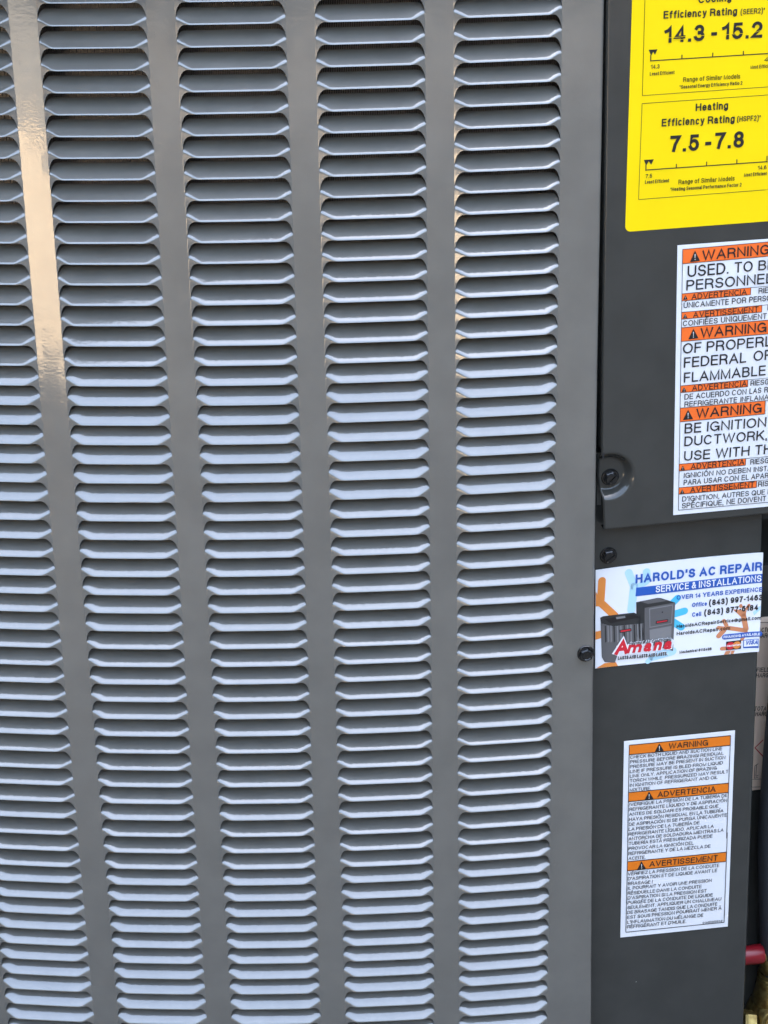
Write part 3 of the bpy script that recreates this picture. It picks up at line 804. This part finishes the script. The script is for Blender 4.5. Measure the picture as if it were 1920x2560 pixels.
# large white warning label ----------------------------------------------
Z2 = 1659 / 440
wl = Label(RC, 1480, 580, Z2)
wtl = wl.uv(805, 125); wl.set(1480, 940, Z2); wbl = wl.uv(765, 1310); wl.set(1480, 580, Z2)
wu = wtl[0]; wr = wu + 9.5
wlab = base_sheet('warning_label', [(wtl[0], wtl[1]), (wr, wtl[1] + .05), (wr, wbl[1] + .05), (wbl[0], wbl[1])], RC, WHITE, root, label='large white warning label with orange bands, upper right')
T = wl.text; L_ = wl.line
def band(tl, tr, br, bl, m=ORG, lab=wl, w=5):
    lab.quad(tl, tr, br, bl, m, 1)
    lab.line(tl, tr, w, INK, 2); lab.line(bl, br, w, INK, 2)
sl_ = (1659 - 852, 90 - 162)
def ext(p, x): return (x, p[1] + (x - p[0]) * -0.0885)
XR = 2350
band((852, 162), ext((852, 162), XR), ext((850, 298), XR), (850, 298)); wl.warn((968, 172), (920, 281), (1015, 269), WHITE); T('WARNING', (1035, 266), (1668, 207), 95, bold=.004)
T('USED.', (897, 424), (1283, 389), 108); T('TO', (1338, 383), (1510, 368), 100); T('BE', (1564, 361), (1718, 348), 95)
T('PERSONNEL', (885, 550), (1700, 479), 98)
band((848, 580), (1495, 522), (1493, 588), (848, 648)); wl.line((1495, 522), (1495, 590), 1, INK); wl.poly([(1492, 522), (1497, 522), (1495, 588), (1490, 588)], INK, 2)
wl.warn((878, 592), (857, 636), (899, 632), WHITE); T('ADVERTENCIA', (935, 636), (1455, 588), 56); L_((1495, 522), ext((1495, 522), XR), 4, INK); T('RIESGO', (1566, 578), (1800, 557), 52)
T('ÚNICAMENTE', (860, 716), (1287, 680), 54); T('POR', (1314, 677), (1450, 665), 54); T('PERSONAL', (1478, 663), (1812, 633), 54)
band((845, 755), (1600, 688), (1598, 752), (843, 820)); wl.poly([(1597, 688), (1602, 688), (1600, 752), (1595, 752)], INK, 2)
wl.warn((875, 768), (853, 812), (897, 808), WHITE); T('AVERTISSEMENT', (950, 806), (1565, 752), 56); L_((1600, 688), ext((1600, 688), XR), 4, INK); T('RISQUE', (1650, 736), (1890, 715), 52)
T('CONFIÉES', (853, 886), (1182, 857), 52); T('UNIQUEMENT', (1211, 853), (1643, 815), 54)
band((840, 900), ext((840, 900), XR), ext((840, 1030), XR), (840, 1030)); wl.warn((953, 908), (905, 1009), (1000, 998), WHITE); T('WARNING', (1018, 996), (1640, 939), 93, bold=.004)
T('OF', (852, 1146), (1027, 1131), 98); T('PROPERLY', (1076, 1127), (1790, 1064), 98)
T('FEDERAL', (862, 1278), (1450, 1227), 98); T('OR', (1517, 1215), (1700, 1199), 96)
T('FLAMMABLE', (862, 1418), (1633, 1347), 95)
wl.poly([(850, 162), (855, 162), (833, 1500), (828, 1500)], INK, 2)
wl.set(1480, 940, Z2)
band((835, 90), (1468, 33), (1466, 98), (833, 155)); wl.poly([(1465, 33), (1470, 33), (1468, 98), (1463, 98)], INK, 2); wl.warn((865, 103), (842, 147), (887, 143), WHITE); T('ADVERTENCIA', (940, 138), (1455, 94), 55); L_((1468, 33), ext((1468, 33), XR), 4, INK)
T('RIESGO', (1490, 90), (1712, 71), 50)
T('DE', (868, 220), (950, 213), 52); T('ACUERDO', (975, 211), (1292, 183), 52); T('CON', (1315, 181), (1452, 169), 52); T('LAS', (1480, 166), (1592, 156), 52); T('REGLAS', (1620, 153), (1860, 132), 52)
T('REFRIGERANTE', (868, 289), (1365, 245), 50); T('INFLAMABLE', (1395, 242), (1775, 208), 50)
band((830, 300), (1632, 230), (1628, 355), (830, 430)); wl.poly([(1629, 230), (1634, 230), (1630, 355), (1625, 355)], INK, 2); wl.warn((903, 315), (855, 411), (950, 402), WHITE); T('WARNING', (978, 396), (1595, 341), 90, bold=.004); L_((1632, 230), ext((1632, 230), XR), 4, INK)
T('BE', (868, 540), (1026, 527), 95); T('IGNITION', (1080, 521), (1638, 475), 92)
T('DUCTWORK,', (866, 660), (1645, 597), 92)
T('USE', (863, 798), (1110, 778), 92); T('WITH', (1160, 773), (1480, 747), 92); T('THIS', (1532, 741), (1800, 719), 92)
band((823, 828), (1448, 775), (1445, 838), (820, 893)); wl.poly([(1445, 775), (1450, 775), (1447, 838), (1442, 838)], INK, 2); wl.warn((853, 842), (831, 886), (874, 882), WHITE); T('ADVERTENCIA', (928, 878), (1432, 833), 55); L_((1448, 775), ext((1448, 775), XR), 4, INK)
T('RIESGO', (1488, 832), (1712, 812), 50)
T('IGNICIÓN', (862, 959), (1140, 935), 48); T('NO', (1168, 932), (1258, 925), 48); T('DEBEN', (1284, 923), (1493, 904), 48); T('INSTALARSE', (1520, 902), (1880, 870), 48)
T('PARA', (860, 1026), (1025, 1012), 50); T('USAR', (1051, 1010), (1218, 996), 50); T('CON', (1243, 994), (1380, 982), 50); T('EL', (1406, 980), (1475, 974), 50); T('APARATO', (1496, 972), (1790, 946), 50)
band((818, 1050), (1550, 985), (1548, 1048), (815, 1113)); wl.poly([(1547, 985), (1552, 985), (1550, 1048), (1545, 1048)], INK, 2); wl.warn((847, 1065), (826, 1107), (869, 1103), WHITE); T('AVERTISSEMENT', (922, 1099), (1525, 1045), 55); L_((1550, 985), ext((1550, 985), XR), 4, INK); T('RISQUE', (1561, 1042), (1800, 1021), 50)
T("D'IGNITION,", (846, 1181), (1195, 1151), 48); T('AUTRES', (1221, 1148), (1475, 1126), 48); T('QUE', (1500, 1124), (1627, 1113), 48); T('LES', (1652, 1110), (1760, 1100), 48)
T('SPÉCIFIQUE,', (843, 1245), (1235, 1212), 50); T('NE', (1264, 1208), (1345, 1201), 50); T('DOIVENT', (1371, 1199), (1637, 1175), 50)
L_((812, 1262), ext((812, 1262), XR), 5, INK); wl.poly([(831, 0), (836, 0), (815, 1262), (810, 1262)], INK, 2)

# lower white warning label ----------------------------------------------
Z3 = 1659 / 340
ll = Label(RL, 1520, 1800, Z3)
c1, c2 = ll.uv(195, 258), ll.uv(1548, 125); ll.set(1520, 2080, Z3); c3, c4 = ll.uv(1460, 1150), ll.uv(150, 1285); ll.set(1520, 1800, Z3)
llab = base_sheet('warning_label', [c1, c2, c3, c4], RL, WHITE, root, label='small white brazing warning label with three orange bands, lower right')
T = ll.text
band((257, 303), (1493, 185), (1488, 305), (255, 420), ORG2, ll, 9); ll.warn((622, 280), (567, 384), (679, 373), WHITE); T('WARNING', (735, 349), (1215, 305), 70, bold=.004)
for t, y, xr, yr, x in (('CHECK BOTH LIQUID AND SUCTION LINE', 470, 1388, 362, 266), ('PRESSURE BEFORE BRAZING! RESIDUAL', 527, 1405, 418, 266), ('PRESSURE MAY BE PRESENT IN SUCTION', 585, 1427, 470, 266),
        ('LINE IF PRESSURE IS BLED FROM LIQUID', 643, 1397, 535, 264), ('LINE ONLY. APPLICATION OF BRAZING', 700, 1322, 598, 263), ('TORCH WHILE  PRESSURIZED MAY RESULT', 757, 1463, 642, 262),
        ('IN IGNITION OF REFRIGERANT AND OIL', 812, 1333, 712, 262), ('MIXTURE.', 868, 520, 847, 260)): T(t, (x, y), (xr, yr), 40)
band((250, 880), (1468, 765), (1463, 880), (248, 992), ORG2, ll, 9); ll.warn((498, 868), (442, 971), (553, 959), WHITE); T('ADVERTENCIA', (600, 938), (1308, 869), 68, bold=.004)
for t, y, xr, yr, x in (('!VERIFIQUE LA PRESIÓN DE LA TUBERÍA DE', 1047, 1452, 932, 257), ('REFRIGERANTE LÍQUIDO Y DE ASPIRACIÓN', 1105, 1447, 993, 256), ('ANTES DE SOLDAR! ES PROBABLE QUE', 1165, 1343, 1063, 254),
        ('HAYA PRESIÓN RESIDUAL EN LA TUBERÍA', 1228, 1403, 1118, 253), ('DE ASPIRACIÓN SI SE PURGA ÚNICAMENTE', 1288, 1447, 1172, 251), ('LA PRESIÓN DE LA TUBERÍA DE', 1348, 1112, 1265, 249),
        ('REFRIGERANTE LÍQUIDO. APLICAR LA', 1407, 1285, 1308, 248), ('ANTORCHA DE SOLDADURA MIENTRAS LA', 1465, 1405, 1355, 246)): T(t, (x, y), (xr, yr), 40)
ll.poly([(253, 303), (261, 303), (242, 1480), (234, 1480)], INK, 2); ll.poly([(1489, 185), (1497, 185), (1448, 1440), (1440, 1440)], INK, 2)
ll.set(1520, 2080, Z3)
for t, y, xr, yr, x in (('TUBERÍA ESTÁ PRESURIZADA PUEDE', 155, 1270, 62, 249), ('PROVOCAR LA IGNICIÓN DEL', 217, 1040, 147, 247), ('REFRIGERANTE Y DE LA MEZCLA DE', 278, 1245, 185, 246), ('ACEITE.', 338, 455, 320, 245)): T(t, (x, y), (xr, yr), 40)
band((237, 357), (1438, 241), (1435, 355), (232, 470), ORG2, ll, 9); ll.warn((405, 353), (351, 456), (461, 444), WHITE); T('AVERTISSEMENT', (500, 421), (1333, 342), 68, bold=.004)
for t, y, xr, yr, x in (('VÉRIFIEZ LA PRESSION DE LA CONDUITE', 527, 1353, 420, 239), ("D'ASPIRATION ET DE LIQUIDE AVANT LE", 585, 1327, 482, 239), ('BRASAGE !', 643, 540, 620, 239), ('IL POURRAIT Y AVOIR UNE PRESSION', 703, 1260, 603, 238),
        ('RÉSIDUELLE DANS LA CONDUITE', 762, 1137, 678, 236), ("D'ASPIRATION SI LA PRESSION EST", 820, 1198, 730, 236), ('PURGÉE DE LA CONDUITE DE LIQUIDE', 878, 1275, 780, 234), ('SEULEMENT. APPLIQUER UN CHALUMEAU', 937, 1377, 828, 233),
        ('DE BRASAGE TANDIS QUE LA CONDUITE', 997, 1328, 892, 232), ('EST SOUS PRESSION POURRAIT MENER À', 1057, 1380, 940, 231), ("L'INFLAMMATION DU MÉLANGE DE", 1115, 1157, 1027, 230), ("RÉFRIGÉRANT ET D'HUILE.", 1172, 950, 1103, 230)): T(t, (x, y), (xr, yr), 40)
T('0140R00051-E', (1150, 1116), (1395, 1091), 26)
ll.line((215, 1218), (1413, 1097), 8, INK); ll.poly([(237, 100), (245, 100), (219, 1218), (211, 1218)], INK, 2); ll.poly([(1449, 0), (1457, 0), (1417, 1097), (1409, 1097)], INK, 2)

# repair company card: a magnet-like card of its own on the lower panel ---
ZC = 1659 / 500
ck = Label(RL, 1420, 1300, ZC)
k1_, k2_, k3_, k4_ = ck.uv(225, 410), ck.uv(1614, 265), ck.uv(1578, 1085), ck.uv(222, 1225)
T = ck.text
def clip_u(pts): return pts
def seg(a, b, w, m, layer=1): ck.pill(a, b, w, m, layer)
# snowflake arms behind the pictures
seg((500, 432), (545, 545), 60, PALE); seg((648, 425), (652, 470), 58, PALE); seg((545, 545), (522, 740), 62, PALE); seg((650, 505), (560, 560), 50, PALE)
seg((905, 645), (850, 700), 56, CYAN); seg((962, 752), (870, 778), 58, CYAN); seg((938, 885), (860, 835), 56, CYAN); seg((862, 1085), (700, 1130), 66, PALE); seg((690, 1140), (660, 1168), 40, PALE)
seg((278, 497), (268, 660), 60, CORG); seg((268, 680), (385, 790), 58, CORG); ck.quad((226, 588), (268, 660), (290, 712), (226, 708), CORG, 1); ck.quad((224, 918), (272, 910), (275, 972), (223, 985), CORG, 1)
ck.quad((230, 1222), (300, 1182), (392, 1172), (412, 1205), CORG, 1)
seg((1452, 790), (1474, 900), 40, CBRN); ck.quad((1365, 738), (1478, 745), (1468, 800), (1432, 800), CBRN, 1); seg((1430, 706), (1432, 712), 26, CBRN); seg((1497, 702), (1480, 730), 24, CBRN)
seg((1470, 912), (1330, 892), 34, CBRN); seg((1290, 912), (1248, 958), 40, CBRN); seg((1290, 832), (1312, 872), 30, CBRN); seg((1245, 890), (1300, 896), 30, CBRN)
seg((1275, 1063), (1330, 1060), 32, CBRN); ck.quad((1305, 1085), (1350, 1078), (1335, 1108), (1290, 1115), CBRN, 1); ck.quad((1352, 1080), (1382, 1078), (1370, 1105), (1345, 1108), CBRN, 1); seg((1475, 930), (1440, 985), 28, CBRN)
ck.quad((1530, 760), (1592, 700), (1590, 735), (1540, 785), PALE, 1)
# the two pictured machines
ck.poly([(562, 676), (632, 722), (632, 1010), (566, 960)], CDK, 2); ck.poly([(632, 722), (886, 680), (868, 1082), (632, 1015)], CGREY, 2); ck.poly([(562, 676), (740, 640), (765, 642), (886, 680), (632, 724)], CDK, 2)
ck.poly([(590, 668), (742, 642), (820, 664), (660, 690)], CGREY, 3); ck.poly([(668, 728), (868, 695), (858, 855), (672, 888)], CLT, 3); ck.poly([(672, 905), (856, 872), (850, 990), (674, 985)], CLT, 3); ck.poly([(676, 735), (860, 704), (851, 848), (679, 878)], CGREY, 4)
ck.disc((778, 757), 6, CDK, 5); ck.poly([(724, 830), (826, 814), (824, 838), (722, 855)], CDK, 5); ck.poly([(733, 835), (818, 822), (816, 832), (731, 846)], CRED, 6)
ck.poly([(262, 803), (285, 792), (545, 762), (622, 805), (622, 850), (370, 876), (268, 850)], CDK, 2); ck.poly([(300, 815), (540, 775), (590, 800), (350, 850)], INK, 3); ck.poly([(392, 798), (468, 788), (472, 804), (398, 816)], CLT, 4)
ck.poly([(266, 850), (372, 876), (622, 850), (626, 985), (420, 1080), (385, 1178), (300, 1172), (276, 1130)], CGREY, 2)
for x in (300, 322, 346, 372, 400, 428, 456, 484, 512, 540, 568, 596): ck.poly([(x, 868 if x < 380 else 874 - (x - 372) * .09), (x + 11, 870 if x < 380 else 874 - (x - 372) * .09), (x + 16, 1000), (x + 4, 1010)], CLT if x % 3 else CDK, 3)
ck.poly([(420, 906), (520, 890), (522, 915), (424, 930)], CDK, 4); ck.poly([(430, 910), (513, 896), (514, 908), (433, 922)], CRED, 5)
T("HAROLD'S AC REPAIR", (555, 520), (1602, 412), 74, BLUE, bold=.030)
ck.quad((562, 556), (1606, 438), (1603, 512), (556, 628), BLUE, 2)
T('SERVICE & INSTALLATIONS', (722, 596), (1596, 502), 55, CARD, bold=.006, layer=4)
T('OVER 14 YEARS EXPERIENCE', (897, 657), (1604, 584), 37, BLUE, bold=.022)
T('Office', (1025, 718), (1148, 706), 36, BLUE, bold=.02); T('(843) 997-1463', (1166, 707), (1606, 655), 48, INK, bold=.026)
T('Cell', (1025, 799), (1101, 791), 36, BLUE, bold=.02); T('(843) 877-6184', (1126, 788), (1570, 740), 48, INK, bold=.026)
T('HaroldsACRepairService@gmail.com', (897, 892), (1594, 816), 29, INK, bold=.022); T('HaroldsACRepair.com', (897, 952), (1340, 905), 30, INK, bold=.022)
ck.pill((1297, 966), (1582, 936), 42, BLUE, 2); T('FINANCING AVAILABLE', (1286, 977), (1584, 946), 22, CARD, bold=.028, layer=4)
ck.quad((1308, 1005), (1432, 991), (1432, 1063), (1308, 1077), INK, 2); ck.disc((1343, 1038), 31, CRED, 3); ck.disc((1396, 1031), 31, CORG, 4); T('MasterCard', (1312, 1047), (1430, 1033), 18, CARD, bold=.02, layer=6, shear=.2)
ck.quad((1450, 990), (1575, 976), (1574, 1052), (1449, 1058), BLUE, 2); ck.quad((1456, 994), (1570, 981), (1569, 1036), (1455, 1046), CARD, 3); T('VISA', (1468, 1030), (1568, 1019), 36, BLUE, bold=.03, layer=5, shear=.25)
T('Mechanical #115496', (920, 1103), (1187, 1075), 24, INK, bold=.02)
T('A', (372, 1118), (505, 1104), 128, CARD, bold=.14, layer=5, shear=.12); T('mana', (478, 1106), (866, 1066), 100, CARD, bold=.16, layer=5, shear=.25); T('A', (384, 1112), (498, 1100), 118, CRED, bold=.05, layer=6, shear=.12); T('mana', (488, 1099), (856, 1061), 88, CRED, bold=.05, layer=6, shear=.25)
T('Heating & Air Conditioning', (505, 1029), (850, 991), 26, CARD, bold=.06, layer=5, shear=.2); T('Heating & Air Conditioning', (505, 1029), (850, 991), 24, INK, bold=.012, layer=7, shear=.2)
T('LASTS AND LASTS AND LASTS.', (402, 1153), (826, 1112), 34, CARD, bold=.09, layer=5); T('LASTS AND LASTS AND LASTS.', (407, 1151), (820, 1113), 29, INK, bold=.026, layer=7)

# label inside the service opening ----------------------------------------
RI = 4.0
Z5 = 2212 / 600
il = Label(RI, 1780, 1500, Z5)
iu0, iv0 = il.uv(330, 172); iv1 = il.uv(380, 1752)[1]; iur = il.uv(1100, 1740)[0]
T = il.text
il.line((330, 207), (1100, 190), 5, INK)
for t, x0, y0, x1 in (('FACTORY', 400, 292, 580), ('CHARGE', 390, 346, 560), ('FIELD', 405, 660, 530), ('CHARGE', 372, 712, 540), ('TOTAL', 385, 1018, 520), ('CHARGE', 365, 1067, 530)):
    T(t, (x0, y0), (x1, y0 - (x1 - x0) * .02), 40)
il.line((392, 1360), (470, 1285), 9, REDINK); il.line((392, 1357), (470, 1440), 9, REDINK)
il.line((340, 1650), (700, 1640), 4, INK); il.line((340, 1722), (700, 1712), 4, INK)
for q in (((393, 1525), (424, 1505)), ((393, 1525), (388, 1640)), ((388, 1640), (420, 1630)), ((408, 1515), (402, 1622)), ((402, 1622), (425, 1612))): il.line(*q, 5, INK)

finish_text([yl, wl, ll, ck, il])
build_marks(yl, ylab, .02); build_marks(wl, wlab, .02); build_marks(ll, llab, .02)

# card body: slightly curled sheet
cu0 = (k1_[0] + k4_[0]) / 2; cu1 = (k2_[0] + k3_[0]) / 2
def curl(u, v):
    t = (u - cu0) / (cu1 - cu0)
    return .03 + .05 * max(0, (.16 - t) / .16) ** 2 + .05 * max(0, (t - .93) / .07) ** 2 + .012 * math.sin(t * 7)
cb = MB(); nu, nv = 40, 10; cv = []
for j in range(nv + 1):
    for i in range(nu + 1):
        s, t = i / nu, j / nv
        u = (k1_[0] * (1 - s) + k2_[0] * s) * (1 - t) + (k4_[0] * (1 - s) + k3_[0] * s) * t
        v = (k1_[1] * (1 - s) + k2_[1] * s) * (1 - t) + (k4_[1] * (1 - s) + k3_[1] * s) * t
        if j == 0: v -= .10 * math.sin(math.pi * min(1, s * 1.0)) * .6
        cv.append((u, v))
n1 = nu + 1
front = [flat(u, v, RL - .02 - curl(u, v)) for u, v in cv]; back = [flat(u, v, RL - curl(u, v) + .012) for u, v in cv]
cb.add(front, [(j * n1 + i, (j + 1) * n1 + i, (j + 1) * n1 + i + 1, j * n1 + i + 1) for j in range(nv) for i in range(nu)])
rim = [i for i in range(n1)] + [j * n1 + nu for j in range(1, nv + 1)] + [nv * n1 + i for i in range(nu - 1, -1, -1)] + [j * n1 for j in range(nv - 1, 0, -1)]
cb.add([front[i] for i in rim] + [back[i] for i in rim], [(i, (i + 1) % len(rim), len(rim) + (i + 1) % len(rim), len(rim) + i) for i in range(len(rim))])
croot = empty('repair_card', flat(cu0, k4_[1], RL), 'white air conditioning repair card with blue heading and orange snowflake on dark panel', 'business card')
card = cb.build('card_sheet', CARD, croot, smooth=True, sharp=40)
build_marks(ck, card, .02, curl)
#@@CAVITY
# ------------------------------------------------------------------ service opening on the far right
cvb_ = MB(); cvb_.box(fbox(5.5, uR - .3, -1.5, vB, 7.0, 7.2)); cvb_.build('cavity_back', DARK, root)
cvs = MB(); cvs.box(fbox(5.5, uR - .3, -1.7, -1.5, .9, 7.2)); cvs.build('cavity_top', DARK, root)
ilab = base_sheet('inside_label', [(iu0 - 1.5, iv0), (iur, iv0), (iur, iv1), (iu0 - 1.5, iv1)], RI, BEIGE, root, label='beige charge label inside the dark service opening')
build_marks(il, ilab, .02)
ip = MB(); ip.box(fbox(5.5, uR - .3, iv0 - 3, vB, RI + .05, RI + .3)); ip.build('inner_panel', DARK, root)

def pt_at(x, y, rec): 
    u, v = on_flat(x, y, rec); return flat(u, v, rec)
path = []
for i in range(25):
    t = i / 24
    y = 1560 + t * 900
    x = 1986 - 52 * math.sin(min(1, t * 1.15) * math.pi * .5) + 26 * max(0, t - .6) / .4 * 0.6
    path.append(pt_at(x, y, 2.5 + .6 * t))
v_, f_ = tube(path, 1.0 * P, 20)
hose = mesh_obj('insulated_tube', v_, f_, HOSE, root, smooth=True)

# valve with a red cap: brass body, neck, hex nut
vroot = empty('service_valve', pt_at(1915, 2560, 3.4), 'brass service valve with a red plastic cap at the bottom right corner', 'valve')
axu = flat(1, 0, 0) - flat(0, 0, 0)
c0 = pt_at(1862, 2389, 2.9)
v_, f_ = lathe(c0, axu, [(.46, -.6), (.54, -.55), (.545, 0), (.56, .98), (.53, 1.03), (.46, 1.05)], 28)
mesh_obj('red_cap', v_, f_, REDCAP, vroot, smooth=True, sharp=40)
v_, f_ = lathe(pt_at(1905, 2386, 2.95), axu, [(.36, -.05), (.42, 0), (.44, .5), (.62, .7), (.62, 2.0)], 24)
mesh_obj('valve_stem', v_, f_, BRASS, vroot, smooth=True, sharp=40)
dn = Vector((0, 0, -1))
v_, f_ = lathe(pt_at(1936, 2400, 3.0), dn, [(.72, -.4), (.80, -.3), (.82, .55), (.80, .62), (.74, .66)], 28)
mesh_obj('valve_collar', v_, f_, BRASS, vroot, smooth=True, sharp=40)
v_, f_ = lathe(pt_at(1938, 2434, 3.2), dn, [(.95, -.25), (1.0, -.12), (.93, .0), (1.0, .12), (.94, .24), (1.02, .36), (1.02, .7), (1.14, 1.2), (1.26, 1.7), (1.22, 1.8), (1.38, 2.0), (1.55, 2.5), (1.7, 3.2), (1.7, 4.6)], 32)
mesh_obj('valve_body', v_, f_, BRASS, vroot, smooth=True, sharp=50)
v_, f_ = lathe(pt_at(1868, 2556, 2.4), Vector(axu) * .95 + Vector((0, 0, -.25)) * P, [(.62, -.35), (.72, -.2), (.72, .3), (.6, .42)], 6)
mesh_obj('hex_nut', v_, f_, BRASS, vroot)
v_, f_ = lathe(pt_at(1926, 2552, 1.9), flat(0, 0, -1) - flat(0, 0, 0), [(.62, -.9), (.62, 0), (.56, .1), (.42, .12), (.36, .0), (.3, -.1)], 24)
mesh_obj('valve_port', v_, f_, BRASS, vroot, smooth=True, sharp=40)
